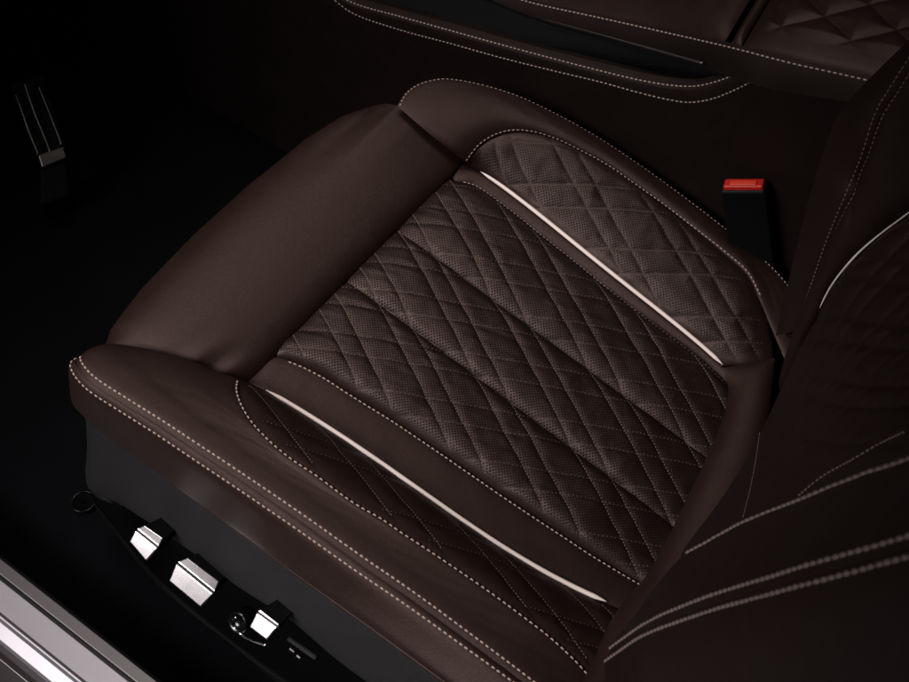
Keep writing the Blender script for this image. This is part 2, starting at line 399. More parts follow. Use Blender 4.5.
# --- smooth strips either side of it, ending at the piping
def smooth_px(pts, deg):
    A = np.array(pts, float); t = np.linspace(0, 1, len(A)); L_ = np.r_[0, np.cumsum(np.hypot(*np.diff(A, axis=0).T))]; L_ /= L_[-1]
    f = [np.polyfit(L_, A[:, i], deg) for i in (0, 1)]; x = np.linspace(0, 1, 24); return np.stack([np.polyval(c, x) for c in f], 1)
pl = smooth_px(pl, 5); pr = smooth_px(pr, 4)
cPl = SW(pl, [-.002, .004, .006]); cPr = SW(pr, [0.0, .006, .006])
La2 = np.vstack([seat(-.135, .176, -.010)[None], cA[1:]])
psl = patch(extend(cPl, .05), extend(La2, .03), 40, 160, Fe=np.array([cPl[0], seat(-.16, .172, -.008), La2[0]]), puff=.0045, lam=.006, edges=(1, 1, 1, 0))
emit('facing_strip', psl, M['leather'], car_seat)
Rb2 = np.vstack([Fc_[-1:], cB[1:]])
psr = patch(extend(Rb2, .02), extend(cPr, .02), 40, 160, puff=.0035, lam=.005, edges=(1, 1, 0, 0))
emit('facing_strip', psr, M['leather'], car_seat)

# --- inboard bolster: quilted inner face and smooth top
K3h = [.012, .026, .036, .044, .048, .052, .054, .055, .055, .055, .055, .055, .055, .054, .050, .044, .036, .03]
c3 = np.array([onW(*p, w*.80) for p, w in zip(k3, K3h)])
c4 = np.array([onW(*p, w) for p, w in zip(k4, lerp_list([.042, .043, .042, .041, .038], len(k4)))])
QB = ((-.46, (.239, .2605), .066), (.59, (.0415, .012), .081))
def inb_shape(p):
    a, b, _ = uvw(p.base); g = quilt_depth(a, b, QB); return (.0021*(1-np.exp(-(g/.0042)**1.2))+.002*vnoise(a, b, 30., 9)+.0009*vnoise(a, b, 95., 10))*np.minimum(1, p.e)
pin = patch(cPr, c3, 130, 300, Be=np.array([cPr[-1], onW(748, 365, .018), c3[-1]]), puff=.010, lam=.016, shape=inb_shape, k=.2)
_a, _b, _c = uvw(pin.G)
oi = emit('bolster_face', pin, M['perf'], car_seat, Q=np.stack([_a*1.15, _b], 2))
mark_perf(oi, pin, np.clip((np.minimum(np.minimum(pin.ds[0], pin.ds[1]), pin.ds[3])-.010)/.005, 0, 1)*np.clip((quilt_depth(*uvw(pin.base)[:2], QB)-.0010)/.001, 0, 1))
mb = MB(); quilt_threads(pin, *uvw(pin.base)[:2], QB, mb, r=.0004, margin=.006, fam=(2, 2)); mb.build('quilting', M['dthread'], oi)
c3t = extend(c3[:-2], .06); c4t = extend(c4, .03)
pit = patch(c3t, c4t, 60, 200, Fe=np.array([c3[0], onW(450, 150, .026), onW(425, 130, .037), c4[0]]), puff=.0035, lam=.005, noise=.6, edges=(1, 1, 1, 0))
emit('bolster_top', pit, M['leather'], car_seat)
c4d = c4t.copy(); c4d = c4d + np.array([.012, 0, -.05]); c4e = c4t+np.array([-.01, 0, -.20])
pid = patch(c4t, c4d, 16, 120, puff=.010, lam=.010, edges=(1, 0, 0, 0)); emit('bolster_side', pid, M['leather'], car_seat)
pie = patch(c4d, c4e, 8, 60, edges=(0, 0, 0, 0)); emit('side_skirt', pie, M['black'], car_seat)

# --- door-side bolster
w5 = [.016, .028, .037, .044, .048, .050, .050, .050, .050, .050, .050, .050, .048, .044, .042]
c5 = np.array([onW(*p, w) for p, w in zip(k5, w5)])
wm = lerp_list([.022, .034, .042, .046, .050, .052], len(km))
cm = np.array([onW(*p, w) for p, w in zip(km, wm)])
front_seam = np.array([cm[0], onW(88, 350, .022), onW(106, 344, .020), onW(132, 346, .017), onW(180, 357, .015), onW(216, 371, .015), c5[0]])
pbt = patch(cm, extend(c5, .05), 90, 260, Fe=front_seam, puff=.0042, lam=.0052, edges=(1, 1, 1, 0), noise=.6)
emit('bolster_top', pbt, M['leather'], car_seat)
QD = ((-.33, (-.190, -.167), .0615), (.52, (-.02, .004), .075))
def outb_shape(p):
    a, b, _ = uvw(p.base); g = quilt_depth(a, b, QD); return (.0020*(1-np.exp(-(g/.005)**1.3)))*np.minimum(1, p.e)
pbf = patch(extend(c5, .05), extend(cPl, .06), 90, 240, puff=.006, lam=.012, shape=outb_shape, k=.2)
ob = emit('bolster_face', pbf, M['insert'], car_seat)
mb = MB(); quilt_threads(pbf, *uvw(pbf.base)[:2], QD, mb, margin=.006, fam=(1, 2)); mb.build('quilting', M['dthread'], ob)
c8 = SX(k8, [-.272, -.284, -.288, -.290])
wrap_t = np.array([seat(-.20, .285, -.035), seat(-.243, .293, .002)]); wrap_b = np.array([seat(-.20, .28, -.085), seat(-.25, .288, -.08)])
pbs = patch(np.vstack([wrap_t, cm]), np.vstack([wrap_b, c8]), 60, 260, puff=.008, lam=.007, noise=.25, edges=(1, 1, 0, 0), flip=True)
_chk = pbs.G.mean((0, 1))[0] < pbs.base.mean((0, 1))[0]
if not _chk: pbs = patch(np.vstack([wrap_t, cm]), np.vstack([wrap_b, c8]), 60, 260, puff=.008, lam=.007, noise=.25, edges=(1, 1, 0, 0))
emit('bolster_side', pbs, M['leather'], car_seat)
mb = MB(); tube(mb, spline(c8+np.array([-.0005, 0, .0005]), 160), .0022, 8); mb.build('hem', M['leather'], car_seat)
fs2 = spline(front_seam[:5], 30); loft([fs2, fs2-EW*.02-EV*.004, fs2-EW*.09-EV*.01], 'bolster_nose', M['leather'], car_seat)
# --- rear band that closes the cushion in front of the backrest
cri = SW(rear_in, [.014, .013, .012, .012, .012, .012, .013, .018, .030, .046]); cro = SW(rear_out, [.030, .029, .028, .026, .024, .022, .026, .040, .058])
prb = patch(cri, cro, 60, 160, puff=.022, lam=.018, edges=(1, 1, 1, 0))
emit('rear_band', prb, M['leather'], car_seat)

# --- thigh support: a padded roll across the front edge
ns, nt = 120, 90
prof = np.array([(.1640, -.020), (.1650, -.010), (.1680, -.001), (.1760, .0065), (.192, .0130), (.214, .0180), (.238, .0190), (.258, .0160), (.274, .0085), (.287, -.005), (.295, -.026), (.297, -.060), (.288, -.10), (.26, -.13)])
pr3 = spline(np.c_[prof, np.zeros(len(prof))], nt)[:, :2]
sx = dense(ns, .6); G = np.zeros((ns, nt, 3))
for i, s in enumerate(sx):
    q = np.linspace(0, 1, nt)
    fr = np.clip((pr3[:, 0]-.164)/.13, 0, 1.1)
    ul = -.172-.068*fr; ur = .221-.021*fr
    u = ul+(ur-ul)*s
    dl = s*.40; dr = (1-s)*.40
    pinch = (1-np.exp(-(dl+.0015)/.016))**.75 * (.9+.1*(1-np.exp(-(dr+.0015)/.014))**.75)
    lowend = 1-np.exp(-dl/.05)
    bow = float(np.interp(s, [0, .08, .2, .4, .6, .8, .92, 1], [.014, .030, .038, .043, .042, .034, .022, .006]))
    v = pr3[:, 0] + bow*np.clip((pr3[:, 0]-.19)/.1, 0, 1) - .010*(1-pinch)*np.clip((pr3[:, 0]-.25)/.04, 0, 1)
    up_ = np.clip((pr3[:, 1]+.03)/.05, 0, 1)
    w = pr3[:, 1] - (1-pinch)*.020*up_ + .004*math.sin(math.pi*s)*up_ - (1-lowend)*.006*up_
    tgt = np.interp(v, [.165, .20, .235, .262, .290], [.006, .019, .029, .032, .018])-.002
    dd = tgt-w; w = w + .5*(dd+np.sqrt(dd*dd+.006**2))*np.exp(-(dr/.105)**2)*np.clip((pr3[:, 1]+.05)/.06, 0, 1)**1.5
    wr = .0030*np.exp(-(dl/.030)**2)*np.sin(v*165+dl*60+1.2)*np.exp(-((v-.200)/.035)**2)*(1-np.exp(-dl/.006))   # gathers by the seam
    w = w + wr
    G[i] = seat(u, v, w)
pt = Patch(); pt.G = G; pt.Q = np.zeros((ns, nt, 2)); emit('thigh_support', pt, M['leather'], car_seat)

# --- piping
def pip(pts, patches, name, r=.0024, parent=car_seat, mat='cream', c=None, Nn=None):
    if c is None: c = spline(pts, 160); Nn = np.tile(EW, (160, 1))
    tp = lambda t: np.clip(np.minimum(t/.045, (1-t)/.03), .12, 1)**.7
    m_ = MB(); tube(m_, c, r, 10, N=Nn, flat=.9, taper=tp); return m_.build(name, M[mat], parent)
pip(cPl[1:]+EW*.0046+EU*.0006, None, 'piping', r=.0026); pip(cPr[1:]+EW*.0034, None, 'piping')

# --- thread rows
def row(name, patches, pts, pitch, length, r, mat='thread', parent=car_seat, **kw):
    P, N = drape(patches, pts); m_ = MB(); sew(m_, P, N, pitch, length, r, **kw); return m_.build(name, M[mat], parent)
def edge_row(name, p, side, d, pitch, length, r, mat='thread', parent=car_seat, t0=0.0, t1=1.0):
    A = p.G if side == 0 else p.G[::-1]
    N = normals(p.G); N = N if N[N.shape[0]//2, N.shape[1]//2]@(CAM-p.G[N.shape[0]//2, N.shape[1]//2]) > 0 else -N
    N = N if side == 0 else N[::-1]; P_, N_ = [], []
    for j in range(int(A.shape[1]*t0), int(A.shape[1]*t1)):
        s = np.r_[0, np.cumsum(np.linalg.norm(np.diff(A[:, j], axis=0), axis=1))]
        P_.append([np.interp(d, s, A[:, j, k]) for k in range(3)]); N_.append([np.interp(d, s, N[:, j, k]) for k in range(3)])
    N_ = np.array(N_); N_ /= np.linalg.norm(N_, axis=1, keepdims=True)
    m_ = MB(); sew(m_, np.array(P_), N_, pitch, length, r); return m_.build(name, M[mat], parent)
edge_row('stitching', psl, 1, .0042, .0057, .0040, .00088, t0=.06)
edge_row('stitching', psr, 0, .0030, .0050, .0036, .00062, t0=.06)
edge_row('stitching', pit, 0, .0048, .0053, .0036, .00072, t1=.84)
edge_row('stitching', pit, 1, .0030, .0053, .0036, .00068, t1=.93)
edge_row('stitching', pbt, 1, .0046, .0062, .0044, .00105, t0=.01, t1=.97)
edge_row('stitching', pbt, 0, .0078, .0060, .0043, .00105, t0=.0, t1=1)
edge_row('stitching', pbs, 0, .0078, .0060, .0043, .00105, t0=.07, t1=1)

# ------------------------------------------------------------------ backrest
bK9 = [(690, 552), (709, 542), (731, 530), (753, 519), (786, 506), (808, 497), (841, 484), (876, 471), (909, 460)]
bKm = [(597, 668), (607, 657), (625, 644), (648, 629), (682, 615), (722, 601), (760, 590), (805, 577), (860, 562), (909, 548)]
bIn = [(775, 415), (783, 395), (800, 350), (818, 318), (835, 285), (860, 255), (885, 233), (909, 215)]
b9 = extend(SX(bK9, [-.045, -.06, -.09, -.12, -.15]), .14)
bm_ = extend(SX(bKm, [-.178, -.180, -.195, -.22, -.245, -.262]), .12)
bi = extend(SX(bIn, [.19, .205, .22, .235, .25]), .45)
b9 = np.vstack([b9[0]+np.array([0.0, .02, -.07]), b9])
def conc(p):
    s = p.s[:, None]; return -.030*np.sin(np.pi*s)*np.clip(p.t[None, :]*4, .3, 1)
QK = ((-.55, (.0, .026), .0700), (.55, (.01, .036), .0700))
def back_shape(p): return conc(p)+np.clip(p.qx/.10, 0, 1)*np.clip((p.t[None, :]-.14)/.1, 0, 1)*.0044*(1-np.exp(-(quilt_depth(p.base[..., 0], p.base[..., 2], QK)/.0055)**1.2))*np.minimum(1, p.e)
pbc = patch(b9, bi, 160, 240, puff=.004, lam=.010, edges=(1, 1, 0, 0), shape=back_shape, k=.1, flip=False, noise=0)
if (pbc.N[80, 120]@(CAM-pbc.G[80, 120])) < 0: pbc = patch(b9, bi, 160, 240, puff=.004, lam=.010, edges=(1, 1, 0, 0), shape=back_shape, k=.1, flip=True, noise=0)
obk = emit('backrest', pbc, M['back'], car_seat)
def facing(L, R, ns, nt, **kw):
    p = patch(L, R, ns, nt, **kw)
    if (p.N[ns//2, nt//2]@(CAM-p.base[ns//2, nt//2])) < 0: p = patch(L, R, ns, nt, flip=True, **kw)
    return p
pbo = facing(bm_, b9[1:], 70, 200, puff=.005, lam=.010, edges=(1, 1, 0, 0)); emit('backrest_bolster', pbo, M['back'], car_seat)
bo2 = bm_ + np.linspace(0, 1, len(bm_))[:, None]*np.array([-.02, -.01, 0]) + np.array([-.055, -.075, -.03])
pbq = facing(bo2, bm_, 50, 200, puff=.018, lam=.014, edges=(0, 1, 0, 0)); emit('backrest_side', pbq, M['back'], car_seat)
bo3 = bo2+np.array([.02, -.14, -.02]); pbr = facing(bo3, bo2, 10, 60, edges=(0, 0, 0, 0)); emit('backrest_shell', pbr, M['back'], car_seat)
edge_row('stitching', pbo, 1, .0060, .0125, .0096, .0024, mat='bthread')
edge_row('stitching', pbo, 0, .0080, .0096, .0072, .0019, mat='bthread')
edge_row('stitching', pbq, 1, .0080, .0096, .0072, .0019, mat='bthread')
row('stitching', [pbc], [(797, 497), (823, 476), (850, 461), (881, 443), (909, 430)], .0055, .004, .0008, mat='bthread')
row('stitching', [prb, pbc], [(760, 430), (756, 459), (750, 490), (743, 518)], .0050, .0042, .00050, mat='dthread')
# inboard backrest bolster
r2 = [(800, 330), (815, 290), (833, 240), (850, 200), (859, 179), (870, 151), (877, 128), (884, 110), (895, 92)]
r0 = [(785, 335), (796, 290), (810, 235), (826, 175), (838, 140), (850, 115), (873, 91), (909, 57)]
bj = extend(SX(r2, [.225, .24, .255, .262, .266]), .40); bk_ = extend(SX(r0, [.235, .26, .28, .29, .295]), .40)
bi2 = bi[1:]
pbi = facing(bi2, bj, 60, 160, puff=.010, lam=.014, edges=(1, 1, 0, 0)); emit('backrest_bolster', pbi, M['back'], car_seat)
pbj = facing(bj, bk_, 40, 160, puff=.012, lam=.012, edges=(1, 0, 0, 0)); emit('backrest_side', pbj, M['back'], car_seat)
bl_ = bk_+np.array([.012, -.16, -.06]); pbk = patch(bk_, bl_, 10, 60, edges=(0, 0, 0, 0)); emit('backrest_shell', pbk, M['back'], car_seat)
edge_row('stitching', pbi, 1, .004, .0055, .0038, .0006, mat='dthread'); edge_row('stitching', pbj, 0, .006, .0055, .0038, .0006, mat='dthread')
ci = spline(bi[3:], 120); pip(None, None, 'piping', r=.0016, c=ci+np.array([-.002, .003, .001]), Nn=np.tile(np.array([-.5, .8, .2]), (120, 1)))

# ------------------------------------------------------------------ plastic side trim with the switches
tr_top = c8 + np.array([.012, 0, -.009])
rec = [(88, 484), (122, 505), (130, 510), (160, 530), (200, 558), (240, 588), (290, 620), (340, 662), (400, 705), (450, 742)]
tr_rec = SX(rec, [-.294, -.303, -.309, -.311, -.311])
tf = np.array([seat(-.20, .30, -.075)]) ; 
tA = np.vstack([tf+np.array([[0, 0, 0]]), tr_top]); tB = np.vstack([tr_rec[0:1]+np.array([[.09, .01, -.01]]), tr_rec])
pta = facing(tA, tB, 40, 160, puff=.006, lam=.02, edges=(0, 1, 0, 0)); ot = emit('side_trim', pta, M['trim'], car_seat)
lip = tr_rec+np.array([.0015, 0, -.004]); rp = np.array([0, .03, 1, 1, 1, 1, 1, 1, 1, 1.])[:, None]; inn = tr_rec+rp*np.array([.050, 0, -.010]); low = inn+(.1+.9*rp)*np.array([0, 0, -.075])
lower = [(92, 500), (112, 526), (130, 551), (165, 590), (205, 625), (250, 660), (300, 695), (360, 735), (420, 775)]
lw = SX(lower, [-.296, -.308, -.314, -.317, -.317]); lwo = lw+np.array([0.014, 0, -.10])
R_ = lambda c, n=60: spline(c, n)
loft([R_(tB), R_(np.vstack([tB[0:1], lip])), R_(np.vstack([tB[0:1]+[[.02, 0, 0]], inn]))], 'recess_lip', M['trim'], ot)
loft([R_(inn), R_(low)], 'recess', M['recess'], ot)
loft([R_(low), R_(R_(low)*.15+R_(lw)*.85+np.array([0, 0, -.012])), R_(lw+np.array([.007, 0, -.001]))], 'recess_floor', M['recess'], ot)
loft([R_(lw+np.array([.007, 0, -.001])), R_(lw+np.array([.003, 0, .0005])), R_(lw+np.array([.0005, 0, -.003])), R_(lw+np.array([-.001, 0, -.010])), R_(lwo), R_(lwo+np.array([.05, 0, -.06]))], 'lower_trim', M['tray'], ot)
def P(X, *pts): return [onX(*p, X) for p in pts]
def onP(p, p0, n):
    d = ray(*p); return CAM+d*(((p0-CAM)@n)/(d@n))
def switch(name, ridge, topback, bottom, xr=-.330):
    a = P(xr, *ridge); ax_ = a[1]-a[0]
    def nrm(n): n = np.array(n, float); n = n-ax_*(n@ax_)/(ax_@ax_); return n/np.linalg.norm(n)
    nt_, nf_ = nrm((-.34, 0, .94)), nrm((-.62, 0, .78))
    t = [onP(q, a[0], nt_) for q in topback]; b = [onP(q, a[0], nf_) for q in bottom]
    root = MB()
    deep = np.array([.055, 0, -.012])
    # cap: two satin facets meeting in a fine dark split, dark flanks behind
    def slab(q, th, nm):
        q = np.array(q); n = np.cross(q[1]-q[0], q[3]-q[0]); n /= np.linalg.norm(n); n = n if n@(CAM-q[0]) > 0 else -n
        c = q.mean(0); q = c+(q-c)*np.array([.985])
        V = np.vstack([q, q-n*th]); m_ = MB(); m_.add(V, [(0, 1, 2, 3), (7, 6, 5, 4), (0, 4, 5, 1), (1, 5, 6, 2), (2, 6, 7, 3), (3, 7, 4, 0)])
        return m_, n
    A = np.array(a); Tt = np.array(t); Bb = np.array(b)
    gap = (Bb-A); gap = gap/np.linalg.norm(gap, axis=1, keepdims=True)*.0011
    m1, n1 = slab([A[0]-gap[0], A[1]-gap[1], Tt[1], Tt[0]], .004, 'top'); m2, n2 = slab([A[0]+gap[0], Bb[0], Bb[1], A[1]+gap[1]], .004, 'front')
    core = np.vstack([A*0.0+A-.0022*(n1+n2)/2, Tt-.0022*n1, Bb-.0022*n2]); cc = core.mean(0)
    back = (core-cc)*.8+cc+np.array([.028, 0, -.014])
    o = MB(); idx = [0, 2, 3, 1, 5, 4]     # a0 t0 t1 a1 b1 b0 around
    V = np.vstack([core, back])
    Fc = [(0, 1, 3, 2), (0, 4, 5, 1), (0, 2, 4), (1, 5, 3), (6, 8, 9, 7), (6, 7, 11, 10), (2, 3, 9, 8), (4, 10, 11, 5), (0, 6, 8, 2), (0, 4, 10, 6), (1, 3, 9, 7), (1, 7, 11, 5), (0, 2, 8, 6)]
    # simple hull keeps it watertight
    bm = bmesh.new(); [bm.verts.new(Vector(v-origin(car_seat))) for v in V]; bmesh.ops.convex_hull(bm, input=bm.verts)
    me = bpy.data.meshes.new(name); bm.to_mesh(me); bm.free(); me.materials.append(M['gloss'])
    so = link(bpy.data.objects.new(name, me), car_seat); bevel(so, .0012, 2)
    for m_, nm in ((m1, 'chrome_cap'), (m2, 'chrome_cap')):
        c_ = m_.build(nm, M['chrome'], so, smooth=False); bevel(c_, .0014, 4)
    return so
switch('seat_switch', [(135.3, 529.2), (158.4, 547.7)], [(144.5, 524.8), (163.5, 538)], [(129, 541.5), (146, 561.5)])
switch('seat_switch', [(176, 562.2), (214.4, 593.3)], [(187.5, 557.2), (219.5, 581.6)], [(168.4, 580.8), (200.6, 607.6)])
sl = switch('lumbar_switch', [(256.5, 611.5), (277.8, 627)], [(260, 608.8), (279.3, 624)], [(248.8, 627), (266.5, 640.5)])
# the lumbar switch's dished thumb pad beside its cap
pc0 = onX(240, 621, -.328); m_ = MB()
axis = np.array([-.75, 0, .66]); axis /= np.linalg.norm(axis); ey = np.array([0, 1, 0]); ez = np.cross(axis, ey)
prf = [(0, .001), (.004, .0012), (.0075, .0030), (.0095, .0055), (.0115, .0050), (.0125, .001), (.0125, -.014)]
V = [pc0+axis*h+(ey*math.cos(a)+ez*math.sin(a))*r for r, h in prf[1:] for a in np.linspace(0, 2*math.pi, 24, endpoint=False)]
n_ = 24; Fc = [(j*n_+i, j*n_+(i+1) % n_, (j+1)*n_+(i+1) % n_, (j+1)*n_+i) for j in range(len(prf)-2) for i in range(n_)]+[tuple(range(n_))]
m_.add(V, Fc); m_.build('thumb_pad', M['gloss'], sl)
bar = MB(); cb_ = spline(P(-.336, (234, 627), (240, 633), (252, 640), (266, 645)), 24); tube(bar, cb_, .0016, 8); bar.build('chrome_rim', M['chrome'], sl)
bar = MB(); cb_ = spline(P(-.332, (236, 617), (232.5, 622), (232, 627)), 16); tube(bar, cb_, .0014, 8); bar.build('chrome_rim', M['chrome'], sl)
# memory keys
mk = MB(); q = spline(P(-.318, (289, 638), (317, 658)), 12); tube(mk, q, .0036, 8, flat=.7); om = mk.build('memory_key', M['trim'], car_seat)
for a_, b_ in (((290, 648), (295, 652)), ((297, 655), (301, 658))):
    mk = MB(); tube(mk, spline(P(-.322, a_, b_), 8), .0022, 8); mk.build('memory_key', M['aludark'], car_seat)
# seat base so that the cushion stands on something
mb = MB(); box(mb, (-.20, -.26, .03), (.22, .20, .22)); bevel(mb.build('seat_base', M['black'], car_seat, smooth=False), .01)

# ------------------------------------------------------------------ belt buckle
bu = onX(744, 188, .318)
buckle = thing('seat_belt_buckle', 'black seat belt buckle with a red release button beside the cushion', 'buckle', tuple(bu+np.array([0, 0, -.14])))
vb = (CAM-bu)/np.linalg.norm(CAM-bu); vn = vb*np.array([1, 1, .12]); vn /= np.linalg.norm(vn)
onB = lambda x, y: onP((x, y), bu, vn)
q4 = [onB(721, 189.5), onB(765, 189.5)]
ax = q4[1]-q4[0]; wd = np.linalg.norm(ax); ax /= wd
dn = onB(748, 240)-onB(744, 191); dn = dn-ax*(dn@ax); dn /= np.linalg.norm(dn); nz = np.cross(ax, dn); nz = nz if nz@(CAM-bu) > 0 else -nz
tp = -dn*.55-nz*.0 + np.array([.45, .0, .35])*0
top_dir = -nz; td = .016
cen = (q4[0]+q4[1])/2
def blk(c, hx, L0, L1, d0, d1, name, mat, par, bv):
    V = [c+ax*sx*hx+dn*l+top_dir*t_ for l in (L0, L1) for t_ in (d0, d1) for sx in (-1, 1)]
    m_ = MB(); m_.add(V, [(0, 1, 3, 2), (4, 6, 7, 5), (0, 4, 5, 1), (2, 3, 7, 6), (0, 2, 6, 4), (1, 5, 7, 3)])
    return bevel(m_.build(name, M[mat], par, smooth=False), bv, 3)
blk(cen, wd*.52, .002, .115, -.002, td*1.08, 'housing', 'tray', buckle, .003)
rb = blk(cen, wd*.45, -.004, .004, td*.02, td*.92, 'release_button', 'red', buckle, .002)
blk(cen-dn*.0048, wd*.30, -.0010, .002, td*.08, td*.55, 'button_recess', 'redlight', rb, .0008)
blk(cen, wd*.47, -.0008, .003, -.0045, -.0015, 'bezel', 'trim', buckle, .0008)
st = MB(); s0 = cen+dn*.11+top_dir*td*.5; tube(st, spline([s0, s0+dn*.05, s0+dn*.10+np.array([-.01, 0, 0])], 20), .012, 10, flat=.5); st.build('stalk', M['black'], buckle)

# ------------------------------------------------------------------ centre console
console = thing('centre_console', 'dark brown leather centre console with twin stitched edge and quilted armrest', 'console', (.45, .1, .05))
XC = .350
e1 = [(285, -34), (330, -6), (352, 6), (400, 20), (450, 34), (500, 48), (550, 61.5), (600, 74.5), (640, 84), (670, 89), (690, 90), (712, 86), (735, 78), (758, 68), (790, 58)]
e1b = SX(e1[:10], XC); e1b = np.vstack([e1b, SX([(694, 90), (712, 86.5), (735, 78.5), (758, 67)], XC)])
e1b = np.vstack([[XC, 1.15, e1b[0, 2]-.10], [XC, .8, e1b[0, 2]-.035], e1b])
def down(c, z, x): c = c.copy(); c[:, 2] = z; c[:, 0] -= .001; return c
pan = facing(e1b, down(e1b, .03, XC-.006), 80, 300, puff=.002, lam=.012, edges=(1, 0, 0, 0))
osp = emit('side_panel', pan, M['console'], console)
row('stitching', [pan], [(333, -1), (352, 13), (400, 30), (450, 43.5), (500, 57.5), (550, 70), (600, 82), (640, 93), (670, 100), (690, 102.5), (712, 99), (735, 90), (762, 76)], .0058, .0040, .00085, parent=osp)
# ledge between the two thread rows and the inlay
tgc = np.gradient(e1b, axis=0); tgc[:, 2] = 0; tgc /= np.linalg.norm(tgc, axis=1, keepdims=True); inw = np.stack([-tgc[:, 1], tgc[:, 0], 0*tgc[:, 0]], 1)
inw = inw*np.where(inw[:, :1]+inw[:, 1:2]*.6 < 0, -1, 1)
e2b = e1b+inw*.012+np.array([0, 0, .004]); e3b = e2b+inw*.016+np.array([0, 0, -.006])
XR = .3495; rp_t = SX([(751, 80), (760, 83), (800, 91), (862, 102), (930, 114), (1010, 128)], XR)
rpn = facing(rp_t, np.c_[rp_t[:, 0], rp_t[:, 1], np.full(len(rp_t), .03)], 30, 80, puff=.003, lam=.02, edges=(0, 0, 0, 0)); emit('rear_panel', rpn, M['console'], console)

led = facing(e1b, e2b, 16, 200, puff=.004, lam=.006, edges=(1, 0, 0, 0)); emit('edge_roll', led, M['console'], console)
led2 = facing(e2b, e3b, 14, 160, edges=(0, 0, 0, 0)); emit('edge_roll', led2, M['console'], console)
edge_row('stitching', led, 0, .004, .0058, .0040, .0008, parent=osp, t0=.1)
# gloss inlay rising to the armrest
XA = .392
XAL = [.415, .41, .402, .392, .376, .352, .350, .349, .349]
a_bot = [(455, -22), (500, -2), (565, 22), (620, 38), (703, 62), (760, 82), (800, 90), (862, 100), (900, 106)]
ab = SX(a_bot, XAL)
inl = facing(e3b[3:13], ab[:7], 12, 100, edges=(0, 0, 0, 0)); emit('inlay', inl, M['tray'], console)
mb = MB(); tube(mb, spline(SX([(545, 19.5), (600, 34.5), (650, 48.5), (703, 63.5)], [.392, .385, .375, .360]), 60), .0013, 8, taper=lambda t: .3+.9*t); mb.build('inlay_trim', M['aludark'], console)
a_top = [(440, -32), (480, -14), (530, 0), (600, 14.5), (660, 27.5), (735, 44), (790, 58), (840, 69), (880, 78), (930, 90)]
ax_of = lambda pts: [float(np.interp(p[0], [480, 565, 640, 703, 755, 900], [.412, .402, .390, .374, .352, .349])) for p in pts]
at_ = np.array([onX(*p, x+.004) for p, x in zip(a_top, ax_of(a_top))])
_p = [(420, -32), (480, -8), (540, 16), (620, 38), (703, 62), (760, 82), (800, 90), (862, 100), (920, 110)]; ab2 = np.array([onX(*p, x) for p, x in zip(_p, ax_of(_p))])
sd = facing(at_, ab2, 40, 160, puff=.010, lam=.02, edges=(1, 0, 0, 0)); osd = emit('armrest_side', sd, M['console'], console)
edge_row('stitching', sd, 0, .005, .0062, .0044, .0009, parent=osd)
tb = at_+np.array([.17, .02, .012])
def split(c, y0, y1, n=14):
    D = spline(c, 300); m_ = (D[:, 1] < y0) & (D[:, 1] > y1); D = D[m_]; return D[np.linspace(0, len(D)-1, n).astype(int)]
yg = onX(737, 44, XA)[1]
QA = ((-.75, (.0, .0), .056), (.75, (.0, .0), .056))
def arm_shape(p): return .0044*(1-np.exp(-(quilt_depth(p.qx, p.qy, QA)/.007)**1.1))*np.clip((p.qx-.018)/.012, 0, 1)*np.clip((p.qy-.012)/.01, 0, 1)
pf = facing(split(at_, 9, yg+.003), split(tb, 9, yg+.023), 60, 100, puff=.012, lam=.015, edges=(1, 0, 0, 1)); emit('armrest_lid', pf, M['arm'], console)
pw = facing(split(at_, yg-.003, yg-.016), split(tb, yg+.017, yg+.004), 60, 24, puff=.011, lam=.006, edges=(1, 0, 1, 1)); emit('armrest_band', pw, M['arm'], console)
pq = facing(split(at_, yg-.016, -9), split(tb, yg+.004, -9), 120, 140, puff=.012, lam=.010, edges=(1, 0, 1, 0), shape=arm_shape, k=.1); emit('armrest_pad', pq, M['arm'], console)
ee = tb+np.array([.01, 0, -.2]); loft([R_(tb), R_(tb+np.array([.01, 0, -.02])), R_(ee)], 'armrest_side', M['console'], console)

# ------------------------------------------------------------------ pedal
pd = onZ(50, 190, .10)
pedal = thing('accelerator_pedal', 'black accelerator pedal with three bright metal ribs in the dark footwell', 'pedal', tuple(pd))
r0_ = onZ(47, 172, .115); dist = np.linalg.norm(r0_-CAM)
def atd(px_, py_, d): r = ray(px_, py_); return CAM+r/np.linalg.norm(r)*d
def ped(pts, d0, d1): 
    ds_ = lerp_list([d0, d1], len(pts)); return np.array([atd(*p, d) for p, d in zip(pts, ds_)])
for pts in ([(15, 93), (22, 112), (30, 135), (39, 156)], [(24, 82), (34, 112), (43, 134), (51, 154)], [(38, 85), (46, 105), (54, 125), (62, 146)]):
    mb = MB(); tube(mb, spline(ped(pts, dist+.05, dist), 20), .0022, 8); mb.build('metal_rib', M['steel'], pedal)
V = [atd(9, 84, dist+.065), atd(42, 75, dist+.065), atd(66, 148, dist+.008), atd(38, 160, dist+.008)]
nn = np.cross(V[1]-V[0], V[3]-V[0]); nn /= np.linalg.norm(nn); nn = nn if nn@(CAM-V[0]) > 0 else -nn
V = np.array(V); mb = MB(); mb.add(np.vstack([V-nn*.002, V-nn*.016]), [(0, 1, 2, 3), (7, 6, 5, 4), (0, 4, 5, 1), (1, 5, 6, 2), (2, 6, 7, 3), (3, 7, 4, 0)])
bevel(mb.build('pedal_pad', M['rubber'], pedal, smooth=False), .003)
V = np.array([atd(38, 155, dist-.002), atd(64, 146, dist-.002), atd(67, 158, dist-.006), atd(42, 168, dist-.006)])
mb = MB(); mb.add(np.vstack([V, V-nn*.02]), [(0, 1, 2, 3), (7, 6, 5, 4), (0, 4, 5, 1), (1, 5, 6, 2), (2, 6, 7, 3), (3, 7, 4, 0)])
